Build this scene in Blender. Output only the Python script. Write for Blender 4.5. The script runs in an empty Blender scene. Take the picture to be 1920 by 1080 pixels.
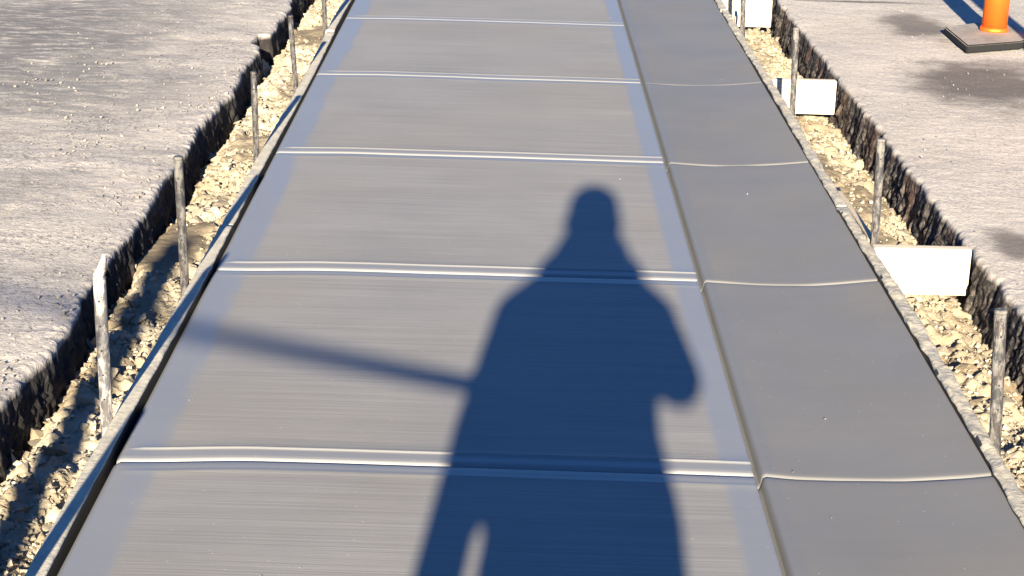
import bpy, bmesh, math, random
import numpy as np
from mathutils import Vector, Matrix

random.seed(7); RNG = np.random.default_rng(11)
scene = bpy.context.scene
COL = scene.collection
R = math.radians

# ------------------------------------------------------------------ camera
CAM_H = 1.55
cam_data = bpy.data.cameras.new('camera')
cam = bpy.data.objects.new('camera', cam_data); COL.objects.link(cam)
cam_data.sensor_fit = 'HORIZONTAL'; cam_data.sensor_width = 36.0
cam_data.lens = 36.0 * 3500 / 1920
cam_data.clip_start = 0.02; cam_data.clip_end = 500
PITCH, YAW, ROLL = R(18.17), R(0.225), R(1.774)
fw = Vector((math.sin(YAW) * math.cos(PITCH), math.cos(YAW) * math.cos(PITCH), -math.sin(PITCH)))
rt = Vector((math.cos(YAW), -math.sin(YAW), 0)); dn = fw.cross(rt)
ix = rt * math.cos(ROLL) - dn * math.sin(ROLL)
iy = rt * math.sin(ROLL) + dn * math.cos(ROLL)
cam.matrix_world = Matrix((( ix.x, -iy.x, -fw.x, 0), (ix.y, -iy.y, -fw.y, 0), (ix.z, -iy.z, -fw.z, CAM_H), (0, 0, 0, 1)))
scene.camera = cam

# ------------------------------------------------------------------ sky and sun
SUN_EL, SUN_AZ = R(17.0), R(3.0)          # shadows run 3.0 degrees to the right of the walkway
world = bpy.data.worlds.new('World'); scene.world = world; world.use_nodes = True
wn = world.node_tree
sky = wn.nodes.new('ShaderNodeTexSky'); sky.sky_type = 'NISHITA'; sky.sun_disc = False
sky.sun_elevation = SUN_EL; sky.sun_rotation = math.pi + SUN_AZ
sky.air_density = 1.0; sky.dust_density = 0.0; sky.ozone_density = 5.0
deep = wn.nodes.new('ShaderNodeMix'); deep.data_type = 'RGBA'; deep.blend_type = 'MULTIPLY'   # clear deep-blue winter sky, the same all over
deep.inputs['Factor'].default_value = 1.0; deep.inputs['B'].default_value = (0.42, 0.62, 0.88, 1)
wn.links.new(sky.outputs[0], deep.inputs['A']); wn.links.new(deep.outputs['Result'], wn.nodes['Background'].inputs[0])
wn.nodes['Background'].inputs[1].default_value = 0.05
sun_data = bpy.data.lights.new('sun', 'SUN'); sun = bpy.data.objects.new('sun', sun_data); COL.objects.link(sun)
sun_data.energy = 5.0; sun_data.angle = R(0.55); sun_data.color = (1.0, 0.87, 0.66)
sdir = Vector((math.sin(SUN_AZ) * math.cos(SUN_EL), math.cos(SUN_AZ) * math.cos(SUN_EL), -math.sin(SUN_EL)))
sun.rotation_euler = sdir.to_track_quat('-Z', 'Y').to_euler(); sun.location = (-3, -20, 12)
scene.view_settings.view_transform = 'Standard'; scene.view_settings.look = 'None'
scene.view_settings.gamma = 1.0; scene.view_settings.exposure = 2.0

# ------------------------------------------------------------------ helpers
def tag(o, label=None, cat=None, group=None, kind=None):
    if label: o['label'] = label
    if cat: o['category'] = cat
    if group: o['group'] = group
    if kind: o['kind'] = kind
    return o

def link(name, me, mat=None, parent=None):
    o = bpy.data.objects.new(name, me); COL.objects.link(o)
    if mat is not None and me is not None and not me.materials:
        for m in (mat if isinstance(mat, (list, tuple)) else [mat]): me.materials.append(m)
    if parent: o.parent = parent
    return o

def empty(name, loc=(0, 0, 0)):
    o = bpy.data.objects.new(name, None); o.location = loc; o.empty_display_size = 0.1
    COL.objects.link(o); return o

def mesh_np(name, V, F, smooth=True):
    """V (n,3), F (m,k) arrays of one face size"""
    me = bpy.data.meshes.new(name)
    V = np.asarray(V, np.float32); F = np.asarray(F, np.int32); k = F.shape[1]
    me.vertices.add(len(V)); me.vertices.foreach_set('co', V.ravel())
    me.loops.add(F.size); me.loops.foreach_set('vertex_index', F.ravel())
    me.polygons.add(len(F)); me.polygons.foreach_set('loop_start', np.arange(0, F.size, k, dtype=np.int32))
    me.polygons.foreach_set('use_smooth', np.full(len(F), smooth))
    me.update(calc_edges=True); me.validate()
    return me

def grid_mesh(name, X, Y, Z, smooth=True, flip=False):
    n, m = X.shape
    V = np.stack([X, Y, Z], -1).reshape(-1, 3)
    i = np.arange(n * m).reshape(n, m)
    F = np.stack([i[:-1, :-1], i[1:, :-1], i[1:, 1:], i[:-1, 1:]], -1).reshape(-1, 4)
    if flip: F = F[:, ::-1]
    return mesh_np(name, V, F, smooth)

def _hash(ix, iy, seed):
    h = (ix.astype(np.int64) * 374761393 + iy.astype(np.int64) * 668265263 + seed * 2147483647 + 1274126177) & 0xffffffff
    h = ((h ^ (h >> 13)) * 1274126177) & 0xffffffff
    h = h ^ (h >> 16)
    return (h & 0xffff) / 65535.0

def vnoise(x, y, seed=0):
    x = np.asarray(x, float); y = np.asarray(y, float)
    fx, fy = np.floor(x), np.floor(y); u, v = x - fx, y - fy
    u = u * u * (3 - 2 * u); v = v * v * (3 - 2 * v)
    a = _hash(fx, fy, seed); b = _hash(fx + 1, fy, seed); c = _hash(fx, fy + 1, seed); d = _hash(fx + 1, fy + 1, seed)
    return (a * (1 - u) + b * u) * (1 - v) + (c * (1 - u) + d * u) * v * 1.0 - 0.5

def fbm(x, y, seed=0, octaves=3, gain=0.5):
    s = 0; a = 1.0; f = 1.0
    for k in range(octaves):
        s = s + a * vnoise(x * f + 17.3 * k, y * f - 9.1 * k, seed + k); a *= gain; f *= 2.03
    return s

def sstep(a, b, x):
    t = np.clip((x - a) / (b - a), 0, 1); return t * t * (3 - 2 * t)

# ------------------------------------------------------------------ node material helper
class NM:
    def __init__(self, name, rough=0.8, spec=0.5, metal=0.0):
        self.m = bpy.data.materials.new(name); self.m.use_nodes = True
        self.t = self.m.node_tree; self.b = self.t.nodes['Principled BSDF']
        self.b.inputs['Roughness'].default_value = rough; self.b.inputs['Metallic'].default_value = metal
        self.b.inputs['Specular IOR Level'].default_value = spec; self.b.inputs['Diffuse Roughness'].default_value = 0.0
    def n(self, kind, **kw):
        nd = self.t.nodes.new(kind)
        for k, v in kw.items(): setattr(nd, k, v)
        return nd
    def l(self, a, b): self.t.links.new(a, b)
    def coords(self, scale=(1, 1, 1), kind='Object'):
        tc = self.n('ShaderNodeTexCoord'); mp = self.n('ShaderNodeMapping'); mp.inputs['Scale'].default_value = scale
        self.l(tc.outputs[kind], mp.inputs['Vector']); return mp.outputs['Vector']
    def noise(self, vec, scale, detail=3, rough=0.55, dist=0.0):
        nd = self.n('ShaderNodeTexNoise'); nd.inputs['Scale'].default_value = scale; nd.inputs['Detail'].default_value = detail
        nd.inputs['Roughness'].default_value = rough; nd.inputs['Distortion'].default_value = dist
        self.l(vec, nd.inputs['Vector']); return nd.outputs['Fac']
    def voronoi(self, vec, scale, feature='F1', out='Distance'):
        nd = self.n('ShaderNodeTexVoronoi', feature=feature); nd.inputs['Scale'].default_value = scale
        self.l(vec, nd.inputs['Vector']); return nd.outputs[out]
    def ramp(self, fac, stops):
        nd = self.n('ShaderNodeValToRGB'); el = nd.color_ramp.elements
        while len(el) < len(stops): el.new(0.5)
        for e, (p, c) in zip(el, stops):
            e.position = p; e.color = (c, c, c, 1) if isinstance(c, (int, float)) else (*c, 1)
        self.l(fac, nd.inputs['Fac']); return nd.outputs['Color']
    def mix(self, fac, a, b, blend='MIX'):
        nd = self.n('ShaderNodeMix', data_type='RGBA', blend_type=blend)
        for sock, v in ((nd.inputs['Factor'], fac), (nd.inputs['A'], a), (nd.inputs['B'], b)):
            if hasattr(v, 'links'): self.l(v, sock)
            elif isinstance(v, (tuple, list)): sock.default_value = (*v, 1)
            else: sock.default_value = v
        return nd.outputs['Result']
    def math(self, op, a, b=0.0, clamp=False):
        nd = self.n('ShaderNodeMath', operation=op, use_clamp=clamp)
        for sock, v in ((nd.inputs[0], a), (nd.inputs[1], b)):
            if hasattr(v, 'links'): self.l(v, sock)
            else: sock.default_value = v
        return nd.outputs[0]
    def bump(self, h, dist, strength=1.0, prev=None):
        nd = self.n('ShaderNodeBump'); nd.inputs['Distance'].default_value = dist; nd.inputs['Strength'].default_value = strength
        self.l(h, nd.inputs['Height'])
        if prev is not None: self.l(prev, nd.inputs['Normal'])
        return nd.outputs['Normal']
    def spot(self, x, y, rx, ry, soft=0.5, wob=None):
        """soft-edged elliptical patch mask at a place on the surface"""
        tc = self.n('ShaderNodeTexCoord'); mp = self.n('ShaderNodeMapping')
        mp.inputs['Location'].default_value = (-x / rx, -y / ry, 0); mp.inputs['Scale'].default_value = (1 / rx, 1 / ry, 0)
        self.l(tc.outputs['Object'], mp.inputs['Vector'])
        ln = self.n('ShaderNodeVectorMath', operation='LENGTH'); self.l(mp.outputs['Vector'], ln.inputs[0])
        v = ln.outputs['Value']
        if wob is not None: v = self.math('ADD', v, wob)
        mr = self.n('ShaderNodeMapRange'); mr.interpolation_type = 'SMOOTHSTEP'
        mr.inputs['From Min'].default_value = 1.0 + soft * 0.5; mr.inputs['From Max'].default_value = 1.0 - soft
        self.l(v, mr.inputs['Value']); return mr.outputs['Result']
    def done(self, color=None, rough=None, normal=None):
        for sock, v in (('Base Color', color), ('Roughness', rough), ('Normal', normal)):
            if v is None: continue
            if hasattr(v, 'links'): self.l(v, self.b.inputs[sock])
            elif isinstance(v, (tuple, list)): self.b.inputs[sock].default_value = (*v, 1)
            else: self.b.inputs[sock].default_value = v
        return self.m

def plain(name, col, rough=0.8, metal=0.0, var=0.15, scale=30, bump=0.0):
    k = NM(name, rough, metal=metal); v = k.coords()
    f = k.noise(v, scale, 4); c = k.mix(f, tuple(x * (1 - var) for x in col), tuple(min(1, x * (1 + var)) for x in col))
    return k.done(c, None, k.bump(f, bump) if bump else None)

# concrete, broomed in the middle and slick where the edger ran
def concrete_material(name, base, broom):
    k = NM(name, 0.6, 0.5); v = k.coords()
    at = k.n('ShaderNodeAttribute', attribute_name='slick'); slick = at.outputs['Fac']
    streak = k.noise(k.coords((1.6, 170, 1)), 1.0, 4, 0.62, 0.15)
    streak2 = k.noise(k.coords((0.7, 34, 1)), 1.0, 3, 0.5, 0.3)
    blotch = k.noise(v, 2.3, 4, 0.6); fine = k.noise(v, 220, 2)
    c = k.mix(k.ramp(blotch, [(0.32, 0.0), (0.7, 1.0)]), tuple(x * 0.90 for x in base), tuple(x * 1.08 for x in base))
    c = k.mix(k.math('MULTIPLY', k.ramp(streak2, [(0.35, 0.0), (0.7, 1.0)]), 0.35 * broom), c, tuple(x * 1.22 for x in base))
    warm = k.ramp(k.noise(v, 1.1, 3, 0.55, 0.5), [(0.45, 0.0), (0.68, 1.0)])
    c = k.mix(k.math('MULTIPLY', warm, 0.45), c, (base[0] * 1.06, base[1] * 1.0, base[2] * 0.86))
    lo = k.math('MULTIPLY', k.math('SUBTRACT', 1.0, slick), broom)
    c = k.mix(k.math('MULTIPLY', k.ramp(streak, [(0.4, 1.0), (0.56, 0.0)]), k.math('MULTIPLY', lo, 0.42)), c, tuple(x * 0.66 for x in base))
    c = k.mix(k.math('MULTIPLY', slick, 0.75), c, (base[0] * 0.80, base[1] * 0.86, base[2] * 0.97))  # sky reflection painted in as a bluish tint on the slick bands
    vo = k.voronoi(v, 26); spk = k.ramp(vo, [(0.035, 1.0), (0.06, 0.0)])
    c = k.mix(k.math('MULTIPLY', spk, 0.35), c, (0.55, 0.52, 0.46))
    rough = k.math('SUBTRACT', 0.66 if broom > .5 else 0.64, k.math('MULTIPLY', slick, 0.28 if broom > .5 else 0.12))
    h = k.math('MULTIPLY', streak, k.math('MULTIPLY', lo, 1.0))
    nrm = k.bump(h, 0.0010, 0.65); nrm = k.bump(fine, 0.0005, 0.5, nrm)
    nrm = k.bump(blotch, 0.004, 0.35, nrm)
    return k.done(c, rough, nrm)

M = {}
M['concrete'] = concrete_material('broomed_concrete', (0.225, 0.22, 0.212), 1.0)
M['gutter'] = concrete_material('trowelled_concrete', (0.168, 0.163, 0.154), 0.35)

def asphalt_material(name, left):
    k = NM(name, 0.9, 0.3); v = k.coords()
    dust = k.noise(v, 1.5, 6, 0.62, 0.3); drag = k.noise(k.coords((1.2, 5.5, 1)), 1.6, 5, 0.65, 0.4)
    fine = k.noise(v, 60, 4, 0.7); wob = k.math('MULTIPLY', k.math('SUBTRACT', k.noise(v, 5, 4, 0.65), 0.5), 1.4)
    pale = (0.48, 0.44, 0.395); mid = (0.375, 0.345, 0.315) if left else (0.415, 0.378, 0.338); dark = (0.16, 0.15, 0.14)
    c = k.mix(k.ramp(dust, [(0.36, 0.0), (0.58, 1.0)]), mid, pale)
    c = k.mix(k.math('MULTIPLY', k.ramp(drag, [(0.36, 1.0), (0.5, 0.0)]), 0.5 if left else 0.22), c, (0.25, 0.235, 0.22))
    chip = k.ramp(k.noise(v, 62, 4, 0.7), [(0.40, 1.0), (0.48, 0.0)])
    c = k.mix(k.math('MULTIPLY', chip, k.math('MULTIPLY', k.ramp(k.noise(v, 4.5, 4, 0.6), [(0.40, 0.12), (0.58, 1.0)]), 0.95 if left else 0.5)), c, dark)
    pl = k.ramp(k.noise(k.coords((1, 1.6, 1)), 33, 3, 0.6), [(0.6, 0.0), (0.68, 1.0)])
    c = k.mix(k.math('MULTIPLY', pl, 0.35), c, (0.62, 0.585, 0.53))
    if left:
        for (x, y, rx, ry, s) in ((-2.2, 8.1, 0.80, 1.5, 0.95), (-1.7, 7.0, 0.5, 0.7, 0.6), (-1.55, 5.45, 0.18, 0.22, 0.45)):
            c = k.mix(k.math('MULTIPLY', k.math('MULTIPLY', k.spot(x, y, rx, ry, 0.8, wob), k.ramp(k.noise(k.coords((3, 9, 1)), 2.2, 5, 0.7), [(0.38, 0.05), (0.50, 1.0)])), s), c, (0.14, 0.138, 0.138))
    else:
        for (x, y, rx, ry, s) in ((1.95, 7.60, 0.33, 0.52, 0.95), (1.95, 8.95, 0.17, 0.42, 0.85), (1.50, 5.28, 0.09, 0.18, 0.85),
                                  (2.2, 8.05, 0.3, 0.1, 0.4), (1.78, 9.62, 0.32, 0.04, 0.9)):  # the last one is a thin dark streak across the asphalt
            c = k.mix(k.math('MULTIPLY', k.spot(x, y, rx, ry, 0.55, wob), s), c, (0.105, 0.09, 0.08))
    c = k.mix(k.math('MULTIPLY', k.ramp(fine, [(0.36, 1.0), (0.5, 0.0)]), 0.4), c, dark)
    # bare tarmac on the cut face and just under the lip
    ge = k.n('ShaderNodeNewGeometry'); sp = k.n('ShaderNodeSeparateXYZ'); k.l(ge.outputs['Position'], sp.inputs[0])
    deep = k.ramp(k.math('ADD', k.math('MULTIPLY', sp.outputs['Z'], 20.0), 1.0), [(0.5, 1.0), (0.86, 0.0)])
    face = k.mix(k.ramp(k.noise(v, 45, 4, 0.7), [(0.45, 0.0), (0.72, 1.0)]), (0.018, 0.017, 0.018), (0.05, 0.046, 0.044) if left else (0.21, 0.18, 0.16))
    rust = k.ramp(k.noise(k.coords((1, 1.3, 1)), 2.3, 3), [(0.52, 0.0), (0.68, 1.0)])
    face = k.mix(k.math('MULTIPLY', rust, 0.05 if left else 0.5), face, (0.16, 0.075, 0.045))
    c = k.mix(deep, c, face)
    pits = k.voronoi(v, 95)
    nrm = k.bump(k.noise(v, 140, 4, 0.7), 0.004 if left else 0.0022, 0.7); nrm = k.bump(k.ramp(pits, [(0.0, 1.0), (0.5, 0.0)]), 0.002, 0.5, nrm)
    return k.done(c, 0.9, nrm)
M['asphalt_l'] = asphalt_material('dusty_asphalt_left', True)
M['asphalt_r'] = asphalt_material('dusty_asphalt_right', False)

def rubble_material(name, islands, warm):
    k = NM(name, 0.92, 0.25); v = k.coords()
    a = (0.40, 0.355, 0.27); b = (0.30, 0.245, 0.165); d = (0.17, 0.13, 0.09)
    if warm: a = (0.33, 0.285, 0.205); b = (0.22, 0.172, 0.115)
    n1 = k.noise(v, 3.2, 4, 0.6); n2 = k.noise(v, 30, 4, 0.65)
    c = k.mix(k.ramp(n1, [(0.42, 0.0), (0.66, 1.0)]), a, b)
    if islands:
        ge = k.n('ShaderNodeNewGeometry') if islands == 'isl' else k.n('ShaderNodeObjectInfo')
        rnd = ge.outputs['Random Per Island'] if islands == 'isl' else ge.outputs['Random']
        c = k.mix(0.8, c, k.ramp(rnd, [(0.0, (0.46, 0.415, 0.33)), (0.4, (0.40, 0.355, 0.275)), (0.62, (0.33, 0.29, 0.235)), (0.8, (0.38, 0.30, 0.19)), (1.0, (0.17, 0.145, 0.12))]))
    else:
        at = k.n('ShaderNodeAttribute', attribute_name='damp')
        c = k.mix(k.math('MULTIPLY', at.outputs['Fac'], 0.95), c, k.mix(n2, (0.135, 0.108, 0.075), (0.22, 0.18, 0.125)))
    c = k.mix(k.math('MULTIPLY', k.ramp(n2, [(0.34, 1.0), (0.5, 0.0)]), 0.35), c, d)
    nrm = k.bump(k.noise(v, 90, 4, 0.7), 0.006, 0.7)
    return k.done(c, 0.92, nrm)
M['floor'] = rubble_material('trench_fill', None, 0); M['floor_r'] = rubble_material('sandy_trench_fill', None, 1)
M['gravel'] = rubble_material('crushed_rubble', 'isl', 0)
k_ = NM('dusty_grit', 0.95, 0.2); g_ = k_.n('ShaderNodeNewGeometry')
M['grit'] = k_.done(k_.ramp(g_.outputs['Random Per Island'], [(0.0, (0.27, 0.25, 0.225)), (0.5, (0.20, 0.185, 0.17)), (0.85, (0.13, 0.122, 0.115)), (1.0, (0.34, 0.32, 0.29))]))
M['stone'] = rubble_material('rubble_stone', 'obj', 0)

def wood_material(name, base, slop, axis):
    k = NM(name, 0.8, 0.3); v = k.coords()
    sc = (60, 4, 60) if axis == 'y' else (4, 60, 60)
    g = k.noise(k.coords(sc), 1.0, 4, 0.6, 0.4)
    c = k.mix(k.ramp(g, [(0.35, 0.0), (0.65, 1.0)]), tuple(x * 0.82 for x in base), base)
    s = k.ramp(k.noise(v, 14, 5, 0.65), [(0.40, 1.0), (0.56, 0.0)])
    c = k.mix(k.math('MULTIPLY', s, slop), c, (0.30, 0.29, 0.265))
    st = k.ramp(k.noise(v, 38, 3, 0.6), [(0.62, 0.0), (0.72, 1.0)])
    c = k.mix(k.math('MULTIPLY', st, slop * 0.6), c, (0.14, 0.12, 0.09))
    nrm = k.bump(g, 0.0015, 0.6); nrm = k.bump(k.noise(v, 55, 4, 0.65), 0.006 * slop + .0005, 0.8, nrm)
    return k.done(c, 0.82, nrm)
M['board'] = wood_material('form_board_wood', (0.52, 0.48, 0.39), 0.5, 'y')
M['board_r'] = wood_material('slopped_board_wood', (0.46, 0.42, 0.335), 0.85, 'y')
M['pine'] = wood_material('fresh_pine', (0.58, 0.51, 0.40), 0.12, 'x')
M['gap_shade'] = plain('gap_shade_face', (0.028, 0.024, 0.02), 0.6, var=0.4, scale=9)  # near-black colour paints the shade of the gap onto the inner board faces
M['lath'] = wood_material('lath_wood', (0.5, 0.43, 0.32), 0.3, 'y')

def steel_material(name, tone):
    k = NM(name, 0.5, 0.5, 0.35); v = k.coords((1, 1, 0.45))
    s = k.ramp(k.noise(v, 55, 4, 0.65), [(0.44, 0.0), (0.58, 1.0)]); r = k.ramp(k.noise(v, 23, 3), [(0.52, 0.0), (0.66, 1.0)])
    c = k.mix(s, tuple(x * tone for x in (0.050, 0.049, 0.052)), tuple(x * tone for x in (0.16, 0.152, 0.14))); c = k.mix(k.math('MULTIPLY', r, 0.5), c, (0.06, 0.042, 0.034))
    rough = k.math('ADD', 0.45, k.math('MULTIPLY', s, 0.4))
    me = k.math('MULTIPLY', k.math('SUBTRACT', 1.0, s), 0.25); k.l(me, k.b.inputs['Metallic'])
    return k.done(c, rough, k.bump(s, 0.0015, 0.8))
M['steel'] = steel_material('spattered_steel', 1.0); M['pale_steel'] = steel_material('limed_steel', 2.2); M['dark_steel'] = steel_material('dull_steel', 0.75)
M['hole'] = plain('dark_hole', (0.015, 0.015, 0.016), 0.9)
M['earth'] = plain('earth', (0.16, 0.125, 0.085), 0.95, scale=4, bump=0.02)

# ------------------------------------------------------------------ the setting
GX = np.concatenate([-np.geomspace(80, 2, 12), np.geomspace(2, 80, 12)])
X, Y = np.meshgrid(GX, GX, indexing='ij')
tag(link('ground', grid_mesh('ground', X, Y, np.full_like(X, -0.42) + 0.03 * fbm(X, Y, 3)), M['earth']), 'bare brown earth under the pavement and the trenches', kind='structure')

JY0, JS = 3.5426, 1.29985
XL, XC, XR = -0.787, 0.5344, 1.014
YS_FINE = np.concatenate([np.arange(2.5, 7.2, 0.0085), np.arange(7.2, 11.2, 0.013)])
YS_ASPH = np.concatenate([-np.geomspace(60, 1, 14), np.linspace(-0.6, 2.4, 10), YS_FINE, np.geomspace(11.3, 90, 16)])

def cut_line(y, side):
    """ragged edge of the saw cut / broken asphalt"""
    if side < 0:
        e = -1.088 + 0.030 * fbm(y * 1.7, 0 * y, 31, 2) + 0.014 * fbm(y * 7, 0 * y + 3, 32, 2, 0.6) + 0.0045 * fbm(y * 31 + 3 * np.sin(y * 5), 0 * y + 5, 33, 2, 0.7)
        e = e - 0.045 * sstep(0.14, 0.08, np.abs(y - 8.12)) - 0.035 * sstep(0.10, 0, np.abs(y - 3.6))
        e = e + 0.02 * sstep(.6, 0, np.abs(y - 4.35))
    else:
        e = 1.366 + 0.010 * fbm(y * 1.3, 0 * y, 41, 2) + 0.016 * fbm(y * 11, 0 * y + 7, 42, 3, 0.6)
    return e

def asphalt(name, side, mat, label, depth):
    off = np.concatenate([np.arange(0, 0.06, 0.006), np.arange(0.06, 1.75, 0.0135), np.geomspace(1.8, 80, 16)])
    Yg, Og = np.meshgrid(YS_ASPH, off, indexing='ij')
    E = cut_line(YS_ASPH, side)[:, None]
    fall = np.exp(-Og / 0.25)
    Xg = -1.088 - Og if side < 0 else 1.366 + Og
    Xg = Xg + (E - (-1.088 if side < 0 else 1.366)) * np.exp(-Og / 0.06)
    Z = 0.008 * fbm(Xg * 2.1, Yg * 2.1, 51, 2) + 0.0020 * fbm(Xg * 13, Yg * 13, 52, 3, 0.7) + 0.0030 * np.clip(fbm(Xg * 55, Yg * 55, 54, 2, .7), 0, 1)
    if side < 0:
        Z = Z + 0.003 * sstep(0.0, .3, fbm(Xg * 5, Yg * 5, 57, 3))
        Z = Z + 0.005 * sstep(0.05, 0.0, Og) * fbm(Yg * 45, Og * 45, 58, 3, 0.7)
    Z = Z - 0.008 * np.exp(-Og / 0.006)
    # crack in the left asphalt
    if side < 0:
        cx = -1.5 + 0.05 * fbm(Yg * 3, 0 * Yg, 61, 3) + 0.11 * (Yg - 4.85)
        Z = Z - 0.012 * np.exp(-((Xg - cx) / 0.009) ** 2) * sstep(4.6, 4.75, Yg) * sstep(5.5, 5.3, Yg)
        Z = Z - .010 * np.exp(-((Yg - 4.93 - .04 * fbm(Xg * 4, Xg * 0, 77, 2)) / 0.011) ** 2) * sstep(-1.42, -1.5, Xg) * sstep(-1.9, -1.8, Xg)
    # cut face
    dz = np.linspace(0, 1, 23)[1:]
    Yf, Df = np.meshgrid(YS_ASPH, dz, indexing='ij')
    rough = 0.020 * fbm(Yf * 55, Df * 9, 63, 3, 0.75) + 0.016 * fbm(Yf * 12, Df * 3, 64, 2)
    inn = (0.02 if side < 0 else 0.045) * Df
    Xf = E + (-side) * (rough * (1 - np.exp(-Df * 6)) + inn)
    Zf = -0.010 - depth * Df + 0.012 * fbm(Yf * 18, Df * 7, 66, 2) * (1 - Df)
    # order columns from the face bottom up and then outwards
    XX = np.concatenate([Xf[:, ::-1], Xg], 1); YY = np.concatenate([Yf[:, ::-1], Yg], 1); ZZ = np.concatenate([Zf[:, ::-1], Z], 1)
    o = link(name, grid_mesh(name, XX, YY, ZZ, flip=side > 0), mat)
    return tag(o, label, kind='structure')
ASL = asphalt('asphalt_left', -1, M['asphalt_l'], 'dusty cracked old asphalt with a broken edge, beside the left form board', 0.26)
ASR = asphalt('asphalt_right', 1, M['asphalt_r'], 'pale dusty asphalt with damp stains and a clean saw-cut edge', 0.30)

# damp smooth lumps of sand in the fill: x, y, radius x, radius y, strength
DAMP_L = [(-0.985, 5.33, 0.10, 0.26, 1), (-1.0, 4.75, .09, .14, .55), (-0.92, 6.6, 0.10, 0.2, 0.7), (-0.94, 8.75, 0.13, 0.22, 0.9), (-0.9, 7.6, .05, .3, .7), (-0.93, 5.85, .03, .1, .5)]
DAMP_R = [(1.17, 5.62, 0.10, 0.22, 0.9), (1.2, 6.15, 0.10, 0.2, 0.8), (1.14, 6.75, 0.06, 0.3, 0.8), (1.22, 8.1, 0.08, 0.22, 0.7), (1.13, 4.75, 0.05, 0.16, 0.6), (1.15, 8.75, .05, .25, .5)]

def damp_mask(x, y, spots, seed):
    w = 0.55 * fbm(x * 14, y * 9, seed, 3)
    m = np.zeros_like(x)
    for sx, sy, rx, ry, s in spots:
        r = np.hypot((x - sx) / rx, (y - sy) / ry) + w
        m = np.maximum(m, s * sstep(1.15, 0.8, r))
    return m

def floor_height(x, y, side):
    spots = DAMP_L if side < 0 else DAMP_R
    d = damp_mask(x, y, spots, 71)
    base = -0.115 if side < 0 else -0.15
    z = base + 0.030 * fbm(x * 5, y * 4, 72, 2)
    rough = 0.034 * fbm(x * 17, y * 17, 73, 4, 0.62) + 0.018 * np.abs(fbm(x * 45, y * 45, 75, 2, 0.7))
    z = z + rough * (1 - 0.85 * d) + 0.018 * d
    if side < 0: z = z - 0.05 * np.exp(-((x + 1.075) / 0.03) ** 2) * (1 - d)
    else: z = z - 0.03 * sstep(1.24, 1.34, x) + 0.03 * sstep(1.16, 1.06, x)
    return z, d

def trench(name, side, label):
    xs = np.arange(-1.20, -0.835, 0.0075) if side < 0 else np.arange(1.05, 1.45, 0.0075)
    ys = np.concatenate([np.linspace(-60, 2.3, 40), np.arange(2.4, 10.6, 0.0075), np.geomspace(10.8, 90, 30)])
    Yg, Xg = np.meshgrid(ys, xs, indexing='ij')
    Z, D = floor_height(Xg, Yg, side)
    me = grid_mesh(name, Xg, Yg, Z, flip=True)
    a = me.attributes.new('damp', 'FLOAT', 'POINT'); a.data.foreach_set('value', D.astype(np.float32).ravel())
    return tag(link(name, me, M['floor'] if side < 0 else M['floor_r']), label, kind='structure')
TRL = trench('trench_left', -1, 'shallow trench of cream rubble between the left form board and the broken asphalt')
TRR = trench('trench_right', 1, 'trench of sandy rubble between the right form board and the saw-cut asphalt')

# ------------------------------------------------------------------ concrete panels
def joint_wobble(x, i):
    w = 0.006 * fbm(x * 2.2 + 13 * i, 0 * x + i, 81, 2)
    return w + 0.022 * sstep(XL + 0.30, XL, x) * -1.0

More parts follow.
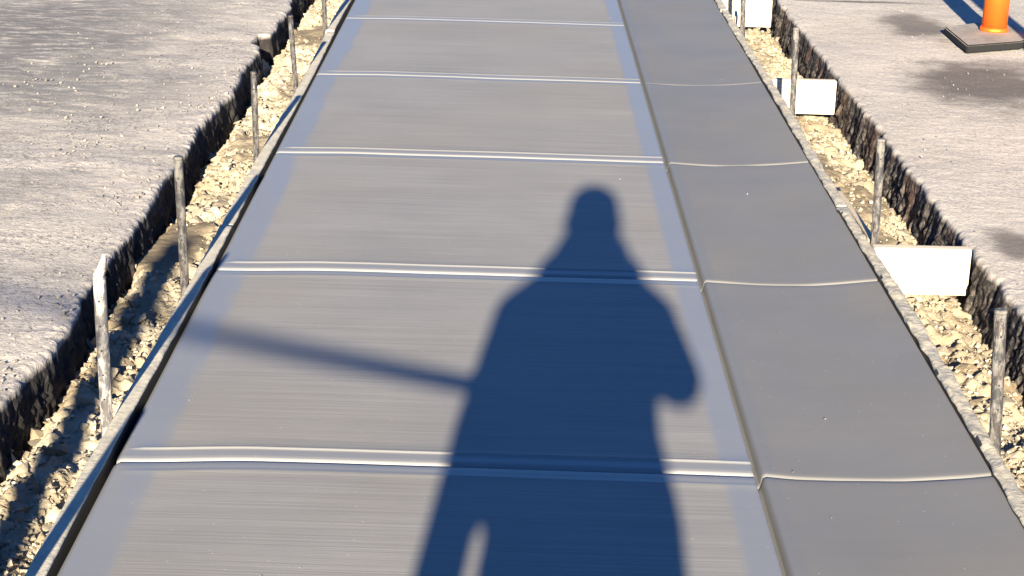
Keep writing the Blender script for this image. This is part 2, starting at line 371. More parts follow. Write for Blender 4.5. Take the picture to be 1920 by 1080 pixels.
def panel(i, gutter, parent):
    y0 = JY0 + JS * i; y1 = y0 + JS
    s = np.concatenate([[0, 0.0008, 0.003, 0.006, 0.009, 0.014, 0.022, 0.035, 0.046, 0.051, 0.0535, 0.056, 0.059, 0.063, 0.070, 0.08, 0.1],
                        np.linspace(0.13, JS - 0.13, 46), [JS - 0.09, JS - 0.075, JS - 0.062, JS - 0.056, JS - 0.05, JS - 0.04, JS - 0.02, JS - 0.012, JS - 0.006, JS - 0.002, JS]])
    if gutter:
        x = np.concatenate([[XC + 0.0004, XC + 0.002, XC + 0.005, XC + 0.009, XC + 0.016], np.linspace(XC + 0.03, XR - 0.02, 26), [XR - 0.008, XR - 0.003, XR]])
    else:
        x = np.concatenate([[XL, XL + 0.003, XL + 0.008, XL + 0.016], np.linspace(XL + 0.03, XC - 0.03, 72), [XC - 0.018, XC - 0.011, XC - 0.007, XC - 0.003, XC - 0.0004]])
    Sg, Xg = np.meshgrid(s, x, indexing='ij')
    w0 = joint_wobble(Xg, i); w1 = joint_wobble(Xg, i + 1)
    if gutter:
        w0 = 0.008 * fbm(Xg * 7 + i, 0 * Xg, 83, 2); w1 = 0.008 * fbm(Xg * 7 + i + 1, 0 * Xg, 83, 2)
    t = Sg / JS
    Yg = y0 + Sg + w0 * (1 - t) + w1 * t
    # groove walls: the far wall rises from the bottom of the tooled joint
    dk = {0: 1.0, 1: 1.0, 2: 0.9, 3: 0.65, 4: 0.5}
    d0, d1 = dk.get(i, 0.8), dk.get(i + 1, 0.8)
    if gutter:
        d0 *= {3: 0.35, 4: 0.0, 2: 0.5, 1: .55, 0: .8}.get(i, 0.6); d1 *= {3: 0.35, 4: 0.0, 2: 0.5, 1: .55, 0: .8}.get(i + 1, 0.6)
        d0 = d0 * (0.75 + 0.8 * vnoise(Xg * 9, Xg * 0 + i, 85)); d1 = d1 * (0.75 + 0.8 * vnoise(Xg * 9, Xg * 0 + i + 1, 85))
    Z = -0.0125 * d0 * np.interp(Sg, [0, 0.003, 0.006, 0.014], [1, 0.45, 0.12, 0.0])
    Z = Z - 0.0125 * d1 * np.interp(JS - Sg, [0, 0.002, 0.012, 0.022], [1, 0.7, 0.16, 0.0])
    if not gutter:
        ed = sstep(XL + 0.012, XL + 0.05, Xg)
        Z = Z + 0.0034 * d0 * ed * np.interp(Sg, [0.035, 0.052, 0.056, 0.061, 0.09], [0, 0, 1, 0.55, 0.0])
        Z = Z + 0.0012 * d1 * ed * np.interp(JS - Sg, [0.04, 0.05, 0.056, 0.075], [0, 0, 1, 0.0])
        Z = Z - 0.030 * sstep(XC - 0.011, XC - 0.002, Xg) - 0.006 * sstep(XL + 0.010, XL, Xg)
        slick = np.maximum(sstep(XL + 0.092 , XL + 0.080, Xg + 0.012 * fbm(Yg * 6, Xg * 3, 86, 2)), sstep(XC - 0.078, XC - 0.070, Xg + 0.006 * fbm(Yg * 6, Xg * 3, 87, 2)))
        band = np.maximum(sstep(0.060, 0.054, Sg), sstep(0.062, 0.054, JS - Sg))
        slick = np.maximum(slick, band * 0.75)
    else:
        u = (Xg - XC) / (XR - XC)
        Z = Z - 0.030 * sstep(XC + 0.011, XC + 0.002, Xg) - 0.010 * np.sin(np.pi * np.clip(u, 0, 1)) * (u < 1) + 0.016 * u ** 1.6
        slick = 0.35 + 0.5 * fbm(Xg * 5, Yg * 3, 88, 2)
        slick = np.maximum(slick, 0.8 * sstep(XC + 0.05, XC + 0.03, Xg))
    Z = Z + 0.0016 * fbm(Xg * 3, Yg * 3, 89, 2)
    n, m = Z.shape
    # sides going down into the bed
    V = np.stack([Xg, Yg, Z], -1)
    V = np.concatenate([V[:1] * [1, 1, 0] + [0, 0, -0.11], V, V[-1:] * [1, 1, 0] + [0, 0, -0.11]], 0)
    V = np.concatenate([V[:, :1] * [1, 1, 0] + [0, 0, -0.11], V, V[:, -1:] * [1, 1, 0] + [0, 0, -0.11]], 1)
    me = grid_mesh('panel', V[..., 0], V[..., 1], V[..., 2], flip=True)
    sl = np.pad(slick, 1, mode='edge')
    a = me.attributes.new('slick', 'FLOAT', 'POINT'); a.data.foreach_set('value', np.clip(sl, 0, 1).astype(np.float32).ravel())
    o = link('gutter_panel' if gutter else 'walkway_panel', me, M['gutter'] if gutter else M['concrete'], parent)
    return o

walk = tag(empty('walkway', (0, 0, 0)), 'freshly poured grey concrete walkway with tooled cross joints', kind='structure')
gut = tag(empty('gutter', (0, 0, 0)), 'narrow trowelled concrete gutter strip beside the walkway', kind='structure')
for i in range(-9, 10):
    panel(i, False, walk); panel(i, True, gut)

# ------------------------------------------------------------------ timber boards
def box_grid(name, L, wx, hz, nL, lump=0.0, seed=0, bev=0.003, twist=0.0):
    """board along +y from the origin, x centred, top at z=0, rounded arrises, optional slop on the top"""
    prof = [(-wx / 2, -hz), (-wx / 2, -bev * 1.6), (-wx / 2, -bev), (-wx / 2 + bev, 0), (-wx / 2 + bev * 1.6, 0)]
    prof += [(-wx / 2 + bev + (wx - 2 * bev) * t, 0) for t in (0.3, 0.5, 0.7)]
    prof += [(wx / 2 - bev * 1.6, 0), (wx / 2 - bev, 0), (wx / 2, -bev), (wx / 2, -bev * 1.6), (wx / 2, -hz)]
    P = np.array(prof); ys = np.linspace(0, L, nL)
    Yg, Pi = np.meshgrid(ys, np.arange(len(P)), indexing='ij')
    Xg = P[Pi, 0]; Zg = P[Pi, 1].copy(); top = (Zg > -bev * 1.7)
    n = fbm(Yg * 22, Xg * 40 + seed, seed + 5, 3, 0.6)
    Zg = Zg + top * lump * (0.6 * n + 0.25 * np.abs(n))
    Xg = Xg + top * np.sign(Xg) * lump * 0.7 * fbm(Yg * 17, Xg * 9, seed + 9, 2) + 0.0035 * np.sin(Yg * 2.3 + seed) + twist * (Yg / L - .5)
    V = np.stack([Xg, Yg, Zg], -1); n_, m_ = Zg.shape
    V = V.reshape(-1, 3).tolist(); idx = np.arange(n_ * m_).reshape(n_, m_)
    F = np.stack([idx[:-1, :-1], idx[:-1, 1:], idx[1:, 1:], idx[1:, :-1]], -1).reshape(-1, 4).tolist()
    F += [idx[0, ::-1].tolist(), idx[-1].tolist()]
    F += [[int(idx[a, -1]), int(idx[a, 0]), int(idx[a + 1, 0]), int(idx[a + 1, -1])] for a in range(n_ - 1)]
    me = bpy.data.meshes.new(name); me.from_pydata(V, [], F); me.update()
    for p in me.polygons: p.use_smooth = len(p.vertices) == 4
    return me

for k, (y0, y1, dx, dz, lab) in enumerate((
        (-8.0, 2.2, 0, 0, 'left form board running back past the worker in the hood'),
        (2.206, 5.20, 0, 0, 'left form board under the two tallest steel stakes beside the cream rubble'),
        (5.206, 8.30, 0.002, -0.003, 'left form board next to the broken notch in the asphalt edge'),
        (8.306, 16.4, -0.001, 0.0, 'left form board at the far end of the rubble trench'))):
    o = link('form_board', box_grid('form_board', y1 - y0, 0.036, 0.14, 160, 0.0035, 20 + k, 0.003), M['board'])
    o.data.materials.append(M['gap_shade'])
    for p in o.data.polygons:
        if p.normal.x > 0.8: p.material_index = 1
    o.location = (-0.8155 + dx, y0, 0.010 + dz)
    tag(o, lab, 'form board', 'timber forms along the rubble side')
for k, (y0, y1, dx, lab) in enumerate((
        (-8.0, 2.4, 0, 'right form board running back past the worker in the hood'),
        (2.406, 5.55, 0, 'right form board splashed with concrete beside the widest pale brace'),
        (5.556, 9.1, 0.001, 'right form board splashed with concrete beside the middle pale brace'),
        (9.106, 16.4, 0, 'right form board at the far end of the saw-cut trench'))):
    o = link('form_board', box_grid('form_board', y1 - y0, 0.036, 0.16, 260, 0.010, 40 + k, 0.005), M['board_r'])
    o.data.materials.append(M['gap_shade'])
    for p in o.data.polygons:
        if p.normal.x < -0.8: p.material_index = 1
    o.location = (1.0345 + dx, y0, 0.026)
    tag(o, lab, 'form board', 'timber forms along the gutter side')

# pale braces wedged between form and asphalt
def brace(y, x0, x1, zb, zt, rz, label):
    L = x1 - x0
    bm = bmesh.new(); bmesh.ops.create_cube(bm, size=1.0)
    bmesh.ops.scale(bm, vec=(L, 0.036, zt - zb), verts=bm.verts)
    bmesh.ops.bevel(bm, geom=bm.edges[:], offset=0.0025, segments=2, affect='EDGES')
    bmesh.ops.translate(bm, vec=(0, 0, (zt - zb) / 2), verts=bm.verts)
    me = bpy.data.meshes.new('brace_board'); bm.to_mesh(me); bm.free()
    o = link('brace_board', me, M['pine']); o.location = ((x0 + x1) / 2, y + 0.018, zb); o.rotation_euler = (0, 0, rz)
    return tag(o, label, 'brace', 'pale wood braces in the saw-cut trench')
brace(5.135, 1.056, 1.338, -0.119, 0.020, R(1.2), 'widest pale wood brace, in front of the leaning lath, between form and asphalt')
brace(7.48, 1.060, 1.324, -0.119, 0.021, R(-0.3), 'square pale wood brace behind a thin steel stake, between the other two braces')
brace(9.47, 1.058, 1.315, -0.119, 0.020, R(0.6), 'pale wood brace farthest along the trench, level with the orange post')

# thin lath lying against the right form
o = link('wood_lath', box_grid('wood_lath', 0.62, 0.020, 0.09, 12, 0.001, 77, 0.002, 0.0), M['lath'])
o.location = (1.064, 5.212, 0.020); o.rotation_euler = (R(-0.9), 0, R(0.4))
tag(o, 'thin wooden lath leaning on the right form board beside a steel stake', 'lath')
o = link('wood_lath', box_grid('wood_lath', 0.16, 0.012, 0.10, 6, 0.001, 78, 0.002, 0.004), M['lath'])
o.location = (1.070, 8.9, 0.03); o.rotation_euler = (0, 0, R(-4))
tag(o, 'short wooden lath stub by the farthest right stake', 'lath')

# ------------------------------------------------------------------ steel stakes
def tube_mesh(name, pts, rad, seg=14, cap=True):
    V = []; F = []
    pts = [Vector(p) for p in pts]
    for i, p in enumerate(pts):
        d = (pts[min(i + 1, len(pts) - 1)] - pts[max(i - 1, 0)]).normalized()
        a = d.orthogonal().normalized() if abs(d.z) < 0.99 else Vector((1, 0, 0)); a = (a - d * a.dot(d)).normalized(); b = d.cross(a)
        r = rad[i] if isinstance(rad, (list, tuple)) else rad
        for k in range(seg):
            t = 2 * math.pi * k / seg
            V.append(p + a * (r * math.cos(t)) + b * (r * math.sin(t)))
    n = len(pts)
    for i in range(n - 1):
        for k in range(seg):
            k2 = (k + 1) % seg
            F.append((i * seg + k, i * seg + k2, (i + 1) * seg + k2, (i + 1) * seg + k))
    if cap: F.append(tuple(range(seg - 1, -1, -1))); F.append(tuple((n - 1) * seg + k for k in range(seg)))
    me = bpy.data.meshes.new(name); me.from_pydata([tuple(v) for v in V], [], F); me.update()
    for p in me.polygons: p.use_smooth = len(p.vertices) == 4
    return me

def stake(x, y, top, lean, r, label, grp, tip=0, nail_side=1):
    st = M['pale_steel'] if tip else (M['steel'] if x > 0 else M['dark_steel'])
    root = empty('steel_stake', (x, y, -0.30))
    h = top + 0.30
    pts = []; rad = []
    for t in np.linspace(0, 1, 9):
        pts.append((lean[0] * (t * h - 0.3), lean[1] * (t * h - 0.3), t * h)); rad.append(r * (0.35 if t == 0 else 1.0) * (1 + 0.02 * math.sin(9 * t + x * 7)))
    link('shaft', tube_mesh('shaft', pts, rad), st, root)
    tx, ty = lean[0] * (h - 0.3), lean[1] * (h - 0.3)
    if tip:    # hammered, crooked end
        link('battered_tip', tube_mesh('battered_tip', [(tx, ty, h - 0.004), (tx - 0.001, ty, h + 0.004), (tx + 0.006, ty, h + 0.018), (tx + 0.009, ty, h + 0.036), (tx + 0.012, ty, h + 0.052)], [r * 1.12, r * 0.9, r * 0.8, r * 0.62, r * 0.3]), st, root)
    else:
        link('head', tube_mesh('head', [(tx, ty, h - 0.002), (tx, ty, h + 0.003), (tx, ty, h + 0.007)], [r * 1.03, r * 1.08, r * 0.9]), st, root)
    # nail holes down the side that faces back along the walkway
    for k in range(5):
        z = h - 0.05 - 0.055 * k
        if z < 0.33: break
        hx = lean[0] * (z - 0.3); hy = lean[1] * (z - 0.3)
        link('nail_hole', tube_mesh('nail_hole', [(hx, hy - r * 0.9, z), (hx, hy - r * 1.03, z)], [0.0026, 0.0024], 8), M['hole'], root)
    # nail fixing the stake to the form
    link('nail', tube_mesh('nail', [(nail_side * 0.02, -0.001, 0.275), (-nail_side * 0.024, 0, 0.275), (-nail_side * 0.0245, 0, 0.275), (-nail_side * 0.027, 0, 0.275)], [0.0016, 0.0016, 0.004, 0.004], 8), M['steel'], root)
    return tag(root, label, 'stake', grp)
GL, GR = 'steel stakes holding the left forms', 'steel stakes holding the right forms'
stake(-0.846, 2.62, 0.35, (-0.01, 0), 0.0125, 'steel form stake behind the battered one, before the rubble in view', GL)
stake(-0.846, 3.715, 0.328, (-0.012, 0.0), 0.0135, 'thick pale steel stake with a battered crooked tip, in the rubble trench', GL, tip=1)
stake(-0.845, 4.68, 0.337, (-0.028, 0.01), 0.0120, 'tall dark steel stake beside the smooth brown lump of sand', GL)
stake(-0.845, 6.07, 0.275, (-0.020, 0), 0.0105, 'thin steel stake where the broken asphalt edge bends, next to the left form', GL)
stake(-0.845, 7.20, 0.265, (-0.070, 0), 0.0100, 'thin leaning steel stake by the notch in the broken asphalt', GL)
stake(-0.845, 8.36, 0.30, (-0.045, 0), 0.0110, 'last steel stake in sight along the left form board', GL)
stake(1.068, 8.62, 0.30, (-0.045, 0), 0.0120, 'steel stake in front of the pale brace farthest along the trench', GR, 0, -1)
stake(1.068, 6.93, 0.325, (-0.03, 0), 0.0115, 'thin steel stake standing before the square middle brace', GR, 0, -1)
stake(1.068, 5.19, 0.320, (-0.028, 0), 0.0120, 'steel stake beside the leaning lath at the widest pale brace', GR, 0, -1)
stake(1.070, 3.74, 0.300, (-0.07, 0), 0.0135, 'thick steel stake in coarse rubble where the right trench has no brace', GR, 0, -1)

# ------------------------------------------------------------------ rubble
def rock_mesh(name, seed, npts=15, flat=0.7):
    rg = random.Random(seed); bm = bmesh.new()
    for _ in range(npts):
        v = Vector((rg.gauss(0, 1), rg.gauss(0, 1), rg.gauss(0, 1))).normalized() * rg.uniform(0.7, 1.05)
        bm.verts.new((v.x * rg.uniform(.9, 1.1), v.y, v.z * flat))
    r = bmesh.ops.convex_hull(bm, input=bm.verts)
    junk = [g for g in r['geom_interior'] if isinstance(g, bmesh.types.BMVert)]
    if junk: bmesh.ops.delete(bm, geom=junk, context='VERTS')
    bmesh.ops.recalc_face_normals(bm, faces=bm.faces)
    me = bpy.data.meshes.new(name); bm.to_mesh(me); bm.free(); me.materials.append(M['stone'])
    return me
ROCKS = [rock_mesh('rubble_stone', 100 + k, 9 + k % 4, 0.5 + 0.08 * (k % 5)) for k in range(10)]

def rock_np(me):
    V = np.array([v.co[:] for v in me.vertices]); F = []
    for p in me.polygons:
        vs = list(p.vertices)
        for a in range(1, len(vs) - 1): F.append((vs[0], vs[a], vs[a + 1]))
    return V, np.array(F)
ROCK_NP = [rock_np(m) for m in ROCKS]

def scatter(name, P, size, parent, mat, label, flat=1.0):
    """one mesh of many small angular stones"""
    Vs, Fs = [], []; n = 0
    ang = RNG.uniform(0, 6.28, len(P)); tilt = RNG.normal(0, 0.5, len(P)); kind = RNG.integers(0, len(ROCK_NP), len(P))
    for k in range(len(ROCK_NP)):
        sel = np.where(kind == k)[0]
        if not len(sel): continue
        V, F = ROCK_NP[k]
        ca, sa = np.cos(ang[sel])[:, None], np.sin(ang[sel])[:, None]; ct, st = np.cos(tilt[sel])[:, None], np.sin(tilt[sel])[:, None]
        s = size[sel][:, None]
        x, y, z = V[None, :, 0] * s, V[None, :, 1] * s * 0.8, V[None, :, 2] * s * flat
        y, z = y * ct - z * st, y * st + z * ct
        x, y = x * ca - y * sa, x * sa + y * ca
        W = np.stack([x + P[sel, 0:1], y + P[sel, 1:2], z + P[sel, 2:3]], -1)
        Vs.append(W.reshape(-1, 3)); Fs.append((F[None] + (np.arange(len(sel)) * len(V))[:, None, None] + n).reshape(-1, 3)); n += len(sel) * len(V)
    me = mesh_np(name, np.concatenate(Vs), np.concatenate(Fs), False)
    o = link(name, me, mat, parent); return tag(o, label, kind='stuff')

def fill_trench(parent, side, n_big, n_small):
    x0, x1 = (-1.10, -0.845) if side < 0 else (1.075, 1.34)
    spots = DAMP_L if side < 0 else DAMP_R
    # gravel
    x = RNG.uniform(x0, x1, n_small); y = 2.7 + (10.2 - 2.7) * RNG.uniform(0, 1, n_small) ** 1.35
    d = damp_mask(x, y, spots, 71); clump = fbm(x * 7, y * 5, 91 + side, 3)
    keep = (RNG.uniform(0, 1, n_small) > d * 0.97) & (clump > RNG.uniform(-0.5, 0.25, n_small)); x, y = x[keep], y[keep]
    z, _ = floor_height(x, y, side)
    s = 0.0026 + 0.0105 * RNG.uniform(0, 1, len(x)) ** 4
    scatter('rubble_gravel', np.stack([x, y, z + s * 0.35], -1), s, parent, M['gravel'], 'small crushed rubble too fine to count', 0.9)
    # stones that can be told apart
    made = 0
    while made < n_big:
        xx = random.uniform(x0 + .015, x1 - .02); yy = 2.9 + 7.0 * random.random() ** 1.6
        zz, dd = floor_height(np.array([xx]), np.array([yy]), side)
        if random.random() < dd[0]: continue
        s = random.uniform(0.010, 0.017) if random.random() < 0.72 else random.uniform(0.017, 0.034)
        o = bpy.data.objects.new('rubble_stone', random.choice(ROCKS)); COL.objects.link(o); o.parent = parent
        o.location = (xx, yy, float(zz[0]) + s * 0.25); o.scale = (s * random.uniform(.9, 1.4), s, s * random.uniform(0.7, 1))
        o.rotation_euler = (random.gauss(0, .35), random.gauss(0, .35), random.uniform(0, 6.28)); made += 1
fill_trench(TRL, -1, 260, 17000)
fill_trench(TRR, 1, 260, 17000)
for (xx, yy, s) in ((-0.985, 3.78, 0.034), (-1.03, 3.72, 0.026), (-0.98, 3.5, 0.036), (-1.0, 3.33, 0.03), (-0.93, 5.75, 0.024), (-1.05, 4.15, 0.03), (-1.07, 3.98, 0.034)):
    zz, _ = floor_height(np.array([xx]), np.array([yy]), -1)
    o = bpy.data.objects.new('rubble_stone', random.choice(ROCKS)); COL.objects.link(o); o.parent = TRL
    o.location = (xx, yy, float(zz[0]) + s * .2); o.scale = (s, s * 1.3, s * .8); o.rotation_euler = (.2, -.1, random.uniform(0, 6.28))

# grit lying on the asphalt
def grit(parent, side, n, label):
    u = RNG.uniform(0, 1, n) ** 1.2; y = 2.8 + 7.6 * RNG.uniform(0, 1, n)
    x = (-1.12 - 1.6 * u) if side < 0 else (1.40 + 1.4 * u)
    keep = fbm(x * 2.6, y * 1.7, 95 + side, 3) > RNG.uniform(-0.25, 0.6, n); x, y = x[keep], y[keep]
    s = 0.0014 + 0.0052 * RNG.uniform(0, 1, len(x)) ** 5
    scatter('loose_grit', np.stack([x, y, np.full_like(x, 0.002) + s * 0.3], -1), s, parent, M['grit'], label)
grit(ASL, -1, 12000, 'loose pale grit scattered on the dusty asphalt')
grit(ASR, 1, 2600, 'sparse loose grit on the pale asphalt')
n = 260; u = np.abs(RNG.normal(0, 0.07, n)); yy = RNG.choice([3.45, 3.9, 4.35, 5.6, 6.9, 7.4], n) + RNG.normal(0, 0.22, n)
scatter('edge_crumbs', np.stack([cut_line(yy, -1) - 0.012 - u, yy, np.full(n, 0.004)], -1), 0.0025 + 0.008 * RNG.uniform(0, 1, n) ** 2.5, ASL, M['grit'], 'crumbled asphalt and pale chips along the broken edge')
n = 420; cc = RNG.integers(0, 4, n); ctr = np.array([(-1.62, 7.35), (-1.85, 7.0), (-1.5, 5.55), (-1.45, 6.3)])[cc]
pp = ctr + RNG.normal(0, 1, (n, 2)) * np.array([0.11, 0.3])
pp = pp[pp[:, 0] < -1.15]; scatter('stone_chips', np.column_stack([pp, np.full(len(pp), 0.004)]), 0.002 + 0.0075 * RNG.uniform(0, 1, len(pp)) ** 3, ASL, M['grit'], 'clusters of loose stone chips on the dusty asphalt')
cx = RNG.uniform(-0.7, 0.98, 70); cy = 3.0 + 6 * RNG.uniform(0, 1, 70) ** 1.3
scatter('concrete_crumbs', np.stack([cx, cy, np.full(70, 0.001)], -1), 0.0012 + 0.0026 * RNG.uniform(0, 1, 70) ** 3, walk, M['grit'], 'tiny pale crumbs on the fresh concrete', 0.7)

# ------------------------------------------------------------------ orange delineator posts
def post_materials():
    k = NM('orange_plastic', 0.46, 1.0); v = k.coords((1, 1, 0.3))
    s = k.ramp(k.noise(v, 16, 4, 0.6), [(0.5, 0.0), (0.75, 1.0)])
    c = k.mix(k.math('MULTIPLY', s, 0.25), (0.90, 0.085, 0.016), (0.62, 0.07, 0.03)); k.b.inputs['Specular Tint'].default_value = (1.0, 0.70, 0.06, 1); k.b.inputs['IOR'].default_value = 2.1; M['orange'] = k.done(c)
    k = NM('black_rubber', 0.85, 0.3); v = k.coords()
    ge = k.n('ShaderNodeNewGeometry'); sp = k.n('ShaderNodeSeparateXYZ'); k.l(ge.outputs['Normal'], sp.inputs[0])
    dust = k.math('MULTIPLY', k.ramp(sp.outputs['Z'], [(0.25, 0.0), (0.8, 1.0)]), k.ramp(k.noise(v, 9, 5, 0.65), [(0.25, 0.55), (0.6, 1.0)]))
    M['rubber'] = k.done(k.mix(dust, (0.012, 0.012, 0.013), (0.30, 0.275, 0.245)), 0.88, k.bump(k.noise(v, 60, 3), 0.004, 0.7))
    M['reflect'] = plain('white_reflective', (0.75, 0.75, 0.72), 0.3, var=0.04)
post_materials()

def prism(name, poly, z0, z1, bev, mat, parent):
    bm = bmesh.new(); vs = [bm.verts.new((x, y, z0)) for x, y in poly]; f = bm.faces.new(vs)
    r = bmesh.ops.extrude_face_region(bm, geom=[f]); bmesh.ops.translate(bm, vec=(0, 0, z1 - z0), verts=[g for g in r['geom'] if isinstance(g, bmesh.types.BMVert)])
    bmesh.ops.recalc_face_normals(bm, faces=bm.faces)
    bmesh.ops.bevel(bm, geom=bm.edges[:], offset=bev, segments=2, affect='EDGES')
    me = bpy.data.meshes.new(name); bm.to_mesh(me); bm.free(); return link(name, me, mat, parent)

def delineator(x, y, label):
    root = empty('delineator_post', (x, y, 0))
    base = [(-0.215, -0.40), (0.065, -0.255), (0.135, -0.16), (0.135, 0.16), (0.06, 0.24), (-0.01, 0.22), (-0.215, 0.075)]
    b = prism('base', base, 0.004, 0.042, 0.006, M['rubber'], root)
    def lathe(name, prof, mat, par=root):
        pts = [(0, 0, z) for r, z in prof]; return link(name, tube_mesh(name, pts, [r for r, z in prof], 40), mat, par)
    lathe('collar', [(0.066, 0.040), (0.066, 0.052), (0.061, 0.062)], M['orange'])
    tube = lathe('tube', [(0.058, 0.045), (0.057, 0.3), (0.055, 0.72), (0.052, 1.0), (0.046, 1.025), (0.032, 1.04)], M['orange'])
    for z in (0.66, 0.84): lathe('reflective_band', [(0.0575, z), (0.0575, z + 0.1)], M['reflect'], tube)
    arc = [(0.05 * math.cos(t), 0, 1.045 + 0.055 * math.sin(t)) for t in np.linspace(-0.2, math.pi + 0.2, 14)]
    link('handle', tube_mesh('handle', arc, 0.011, 10), M['orange'], root)
    return tag(root, label, 'post', 'orange delineator posts on the asphalt')
delineator(2.242, 8.655, 'orange plastic delineator post on a grey rubber base beside damp stains')
delineator(2.30, 6.85, 'orange delineator post nearer the saw-cut stake, its shadow passing the other post')

# ------------------------------------------------------------------ unseen timber peg, added to cast the band of shade on the left rubble
pg = empty('shadow_peg', (-0.945, 0.9, -0.2))
bm = bmesh.new(); bmesh.ops.create_cube(bm, size=1.0); bmesh.ops.scale(bm, vec=(0.082, 0.045, 1.50), verts=bm.verts)
bmesh.ops.translate(bm, vec=(0, 0, 0.75), verts=bm.verts); bmesh.ops.bevel(bm, geom=bm.edges[:], offset=0.004, segments=2, affect='EDGES')
me = bpy.data.meshes.new('shaft'); bm.to_mesh(me); bm.free(); link('shaft', me, M['lath'], pg)
pg.rotation_euler = (0, R(-10.5), 0)
tag(pg, 'out-of-view leaning timber peg added to cast the soft shadow along the left rubble', 'peg')

# ------------------------------------------------------------------ the worker who takes the picture
M['jacket'] = plain('dark_jacket', (0.035, 0.04, 0.055), 0.85, var=0.25, scale=60, bump=0.002)
M['trousers'] = plain('work_trousers', (0.06, 0.055, 0.05), 0.9, var=0.2, scale=80, bump=0.002)
M['skin'] = plain('skin', (0.52, 0.33, 0.24), 0.5, var=0.08, scale=40)
M['boot'] = plain('boot_leather', (0.09, 0.055, 0.03), 0.7, var=0.2)
M['phone'] = plain('phone_case', (0.02, 0.02, 0.022), 0.3, var=0.05)
M['alu'] = plain('aluminium_tube', (0.55, 0.56, 0.58), 0.35, metal=0.9, var=0.08)

def blob(name, caps, voxel, smooth_it, mat, parent):
    """one continuous surface from tapered capsules (p0, r0, p1, r1[, x-stretch])"""
    bm = bmesh.new()
    for c in caps:
        p0, r0, p1, r1 = Vector(c[0]), c[1], Vector(c[2]), c[3]; sx = c[4] if len(c) > 4 else 1.0
        n = 8
        for t in np.linspace(0, 1, n):
            p = p0.lerp(p1, t); r = r0 + (r1 - r0) * t
            mtx = Matrix.Translation(p) @ Matrix.Diagonal((sx, 1, 1, 1))
            bmesh.ops.create_icosphere(bm, subdivisions=2, radius=r, matrix=mtx)
    me = bpy.data.meshes.new(name + '_cage'); bm.to_mesh(me); bm.free()
    o = bpy.data.objects.new(name + '_cage', me); COL.objects.link(o)
    m = o.modifiers.new('remesh', 'REMESH'); m.mode = 'VOXEL'; m.voxel_size = voxel; m.use_smooth_shade = True
    s = o.modifiers.new('smooth', 'SMOOTH'); s.iterations = smooth_it; s.factor = 0.5
    dg = bpy.context.evaluated_depsgraph_get(); out = bpy.data.meshes.new_from_object(o.evaluated_get(dg)); out.name = name
    bpy.data.objects.remove(o); bpy.data.meshes.remove(me)
    return link(name, out, mat, parent)

PY = -0.17
person = tag(empty('person', (-0.034, PY, 0)), 'person in a dark hooded jacket photographing the concrete, seen by the long shadow', 'person')
def P(x, y, z): return (x, y, z)
hand_r = (0.045, 0.135, 1.515); hand_l = (-0.250, 0.02, 0.90)
body = [((0, 0.0, 1.70), 0.078, (0, 0.03, 1.655), 0.062), ((0, 0.01, 1.735), 0.074, (0, -0.02, 1.735), 0.074), ((0, 0.095, 1.675), 0.010, (0, 0.085, 1.70), 0.007),
        ((0, 0.062, 1.625), 0.030, (0, 0.05, 1.62), 0.032), ((0.072, -0.005, 1.685), 0.015, (0.076, -0.01, 1.705), 0.015), ((-0.072, -0.005, 1.685), 0.015, (-0.076, -0.01, 1.705), 0.015),
        ((0, -0.01, 1.63), 0.052, (0, -0.02, 1.50), 0.056), ((-0.11, -0.02, 1.45), 0.055, (0.11, -0.02, 1.45), 0.055), ((0, -0.01, 1.42), 0.09, (0, 0, 1.05), 0.085, 1.3), ((0, 0, 1.0), 0.10, (0, 0, 0.93), 0.10, 1.3),
        ((-0.09, 0, 0.9), 0.075, (-0.11, 0.01, 0.5), 0.052), ((-0.11, 0.01, 0.5), 0.05, (-0.12, -0.02, 0.1), 0.038), ((0.09, 0, 0.9), 0.075, (0.11, 0.01, 0.5), 0.052), ((0.11, 0.01, 0.5), 0.05, (0.12, -0.02, 0.1), 0.038),
        ((-0.12, -0.03, 0.05), 0.035, (-0.13, 0.13, 0.035), 0.028), ((0.12, -0.03, 0.05), 0.035, (0.13, 0.13, 0.035), 0.028),
        ((0.17, -0.02, 1.44), 0.045, (0.235, 0.03, 1.275), 0.038), ((0.235, 0.03, 1.275), 0.036, (0.085, 0.115, 1.475), 0.026), ((0.085, 0.115, 1.475), 0.026, hand_r, 0.024),
        ((-0.17, -0.02, 1.44), 0.045, (-0.232, -0.03, 1.18), 0.036), ((-0.232, -0.03, 1.18), 0.035, (-0.245, 0.01, 0.965), 0.025), ((-0.245, 0.01, 0.965), 0.025, hand_l, 0.026)]
hx, hy, hz = hand_r          # right hand: four fingers behind and round the phone edge, thumb on the near side
for k, (dz, ln) in enumerate(((0.035, .9), (0.016, 1.0), (-0.003, .95), (-0.021, .8))):
    a = (hx - 0.010, hy + 0.012, hz + dz); b = (hx - 0.030 * ln, hy + 0.022, hz + dz + 0.012); c = (hx - 0.062 * ln, hy + 0.020, hz + dz + 0.018)
    body += [(a, 0.0095, b, 0.0085), (b, 0.0085, c, 0.0072)]
body += [((hx, hy - 0.008, hz - 0.012), 0.012, (hx - 0.012, hy - 0.022, hz + 0.02), 0.010), ((hx - 0.012, hy - 0.022, hz + 0.02), 0.010, (hx - 0.03, hy - 0.018, hz + 0.04), 0.0085)]
lx, ly, lz = hand_l          # left hand hangs, slightly curled
for k, (dy, ln) in enumerate(((0.028, .9), (0.010, 1.0), (-0.009, .95), (-0.027, .78))):
    a = (lx, ly + dy, lz - 0.01); b = (lx + 0.004, ly + dy * 1.05, lz - 0.055 * ln); c = (lx + 0.022, ly + dy, lz - 0.092 * ln)
    body += [(a, 0.0098, b, 0.0088), (b, 0.0088, c, 0.0074)]
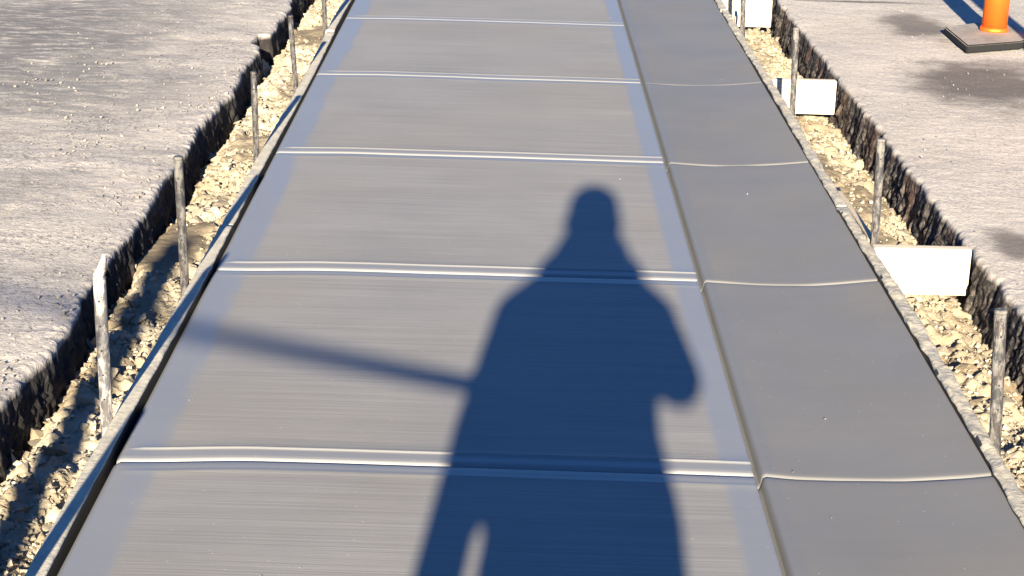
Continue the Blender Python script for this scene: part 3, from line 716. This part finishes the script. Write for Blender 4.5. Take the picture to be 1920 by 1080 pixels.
body += [((lx + 0.004, ly + 0.03, lz + 0.01), 0.012, (lx + 0.018, ly + 0.052, lz - 0.03), 0.0095), ((lx + 0.018, ly + 0.052, lz - 0.03), 0.0095, (lx + 0.026, ly + 0.05, lz - 0.058), 0.008)]
blob('body', body, 0.0062, 3, M['skin'], person)
for s in (-1, 1):
    link('eye', tube_mesh('eye', [(s * 0.03, 0.066, 1.705), (s * 0.03, 0.078, 1.705), (s * 0.03, 0.081, 1.705)], [0.011, 0.010, 0.003], 12), M['phone'], person)
link('mouth', tube_mesh('mouth', [(-0.022, 0.083, 1.638), (0, 0.092, 1.636), (0.022, 0.083, 1.638)], [0.003, 0.005, 0.003], 8), plain('lips', (0.4, 0.17, 0.14), 0.5), person)
# hood pulled up over the head, running down to the shoulders
blob('hood', [((0, -0.025, 1.757), 0.083, (0, -0.03, 1.715), 0.086), ((-0.0, -0.05, 1.70), 0.084, (0, -0.05, 1.58), 0.096, 1.0), ((0, -0.045, 1.60), 0.096, (0, -0.035, 1.53), 0.105, 1.22), ((0, -0.03, 1.545), 0.09, (0, -0.02, 1.49), 0.09, 1.75)], 0.009, 6, M['jacket'], person)
blob('jacket', [((0.075, -0.025, 1.535), 0.055, (0.165, -0.02, 1.435), 0.068), ((-0.080, -0.025, 1.535), 0.055, (-0.175, -0.02, 1.435), 0.068), ((-0.145, -0.02, 1.432), 0.072, (0.135, -0.02, 1.432), 0.070), ((0, -0.01, 1.40), 0.118, (0, 0, 1.20), 0.122, 1.50), ((0, 0, 1.20), 0.122, (0.020, 0, 1.05), 0.138, 1.45), ((0.020, 0, 1.05), 0.138, (0.022, 0, 0.84), 0.145, 1.45),
                ((0.168, -0.02, 1.425), 0.066, (0.222, 0.03, 1.292), 0.060), ((0.222, 0.03, 1.292), 0.058, (0.10, 0.105, 1.455), 0.042),
                ((-0.178, -0.02, 1.42), 0.068, (-0.222, -0.03, 1.20), 0.058), ((-0.222, -0.03, 1.20), 0.056, (-0.240, 0.008, 0.985), 0.050)], 0.009, 5, M['jacket'], person)
blob('trousers', [((-0.05, 0, 0.92), 0.125, (0.06, 0, 0.92), 0.125), ((-0.08, 0, 0.88), 0.10, (-0.11, 0.01, 0.5), 0.075), ((-0.11, 0.01, 0.5), 0.073, (-0.12, -0.015, 0.12), 0.062), ((0.09, 0, 0.88), 0.10, (0.11, 0.01, 0.5), 0.075), ((0.11, 0.01, 0.5), 0.073, (0.12, -0.015, 0.12), 0.062)], 0.010, 4, M['trousers'], person)
for s in (-1, 1):
    blob('boot', [((s * 0.12, -0.03, 0.15), 0.058, (s * 0.12, -0.03, 0.06), 0.056), ((s * 0.12, -0.04, 0.048), 0.046, (s * 0.132, 0.15, 0.044), 0.042)], 0.008, 3, M['boot'], person)

ph = empty('phone', (0, -0.026, 1.55)); ph.rotation_euler = (-PITCH, 0, 0)
prism('case', [(-0.037, -0.004), (0.037, -0.004), (0.037, 0.004), (-0.037, 0.004)], -0.085, 0.060, 0.003, M['phone'], ph)
link('camera_lens', tube_mesh('camera_lens', [(0, 0.003, 0.0), (0, 0.0065, 0.0)], [0.007, 0.006], 16), M['alu'], ph)
tag(ph, 'black phone held upright by the person in the hood', 'phone')

# long float handle tucked under the left arm, rising behind
A = Vector((-0.094, 4.01, 0)) - sdir * 4.32; B = Vector((-1.34, 4.575, 0)) - sdir * 9.2
d = (B - A).normalized(); A2 = A - d * 0.22; B2 = B + d * 0.9
fh = empty('float_handle', A2)
link('tube', tube_mesh('tube', [(0, 0, 0)] + [tuple(d * t) for t in np.linspace(0.3, (B2 - A2).length, 6)], 0.0185, 16), M['alu'], fh)
link('grip', tube_mesh('grip', [tuple(d * -0.012), tuple(d * 0.16)], 0.021, 16), M['rubber'], fh)
tag(fh, 'long aluminium float handle under the arm of the hooded person', 'handle')
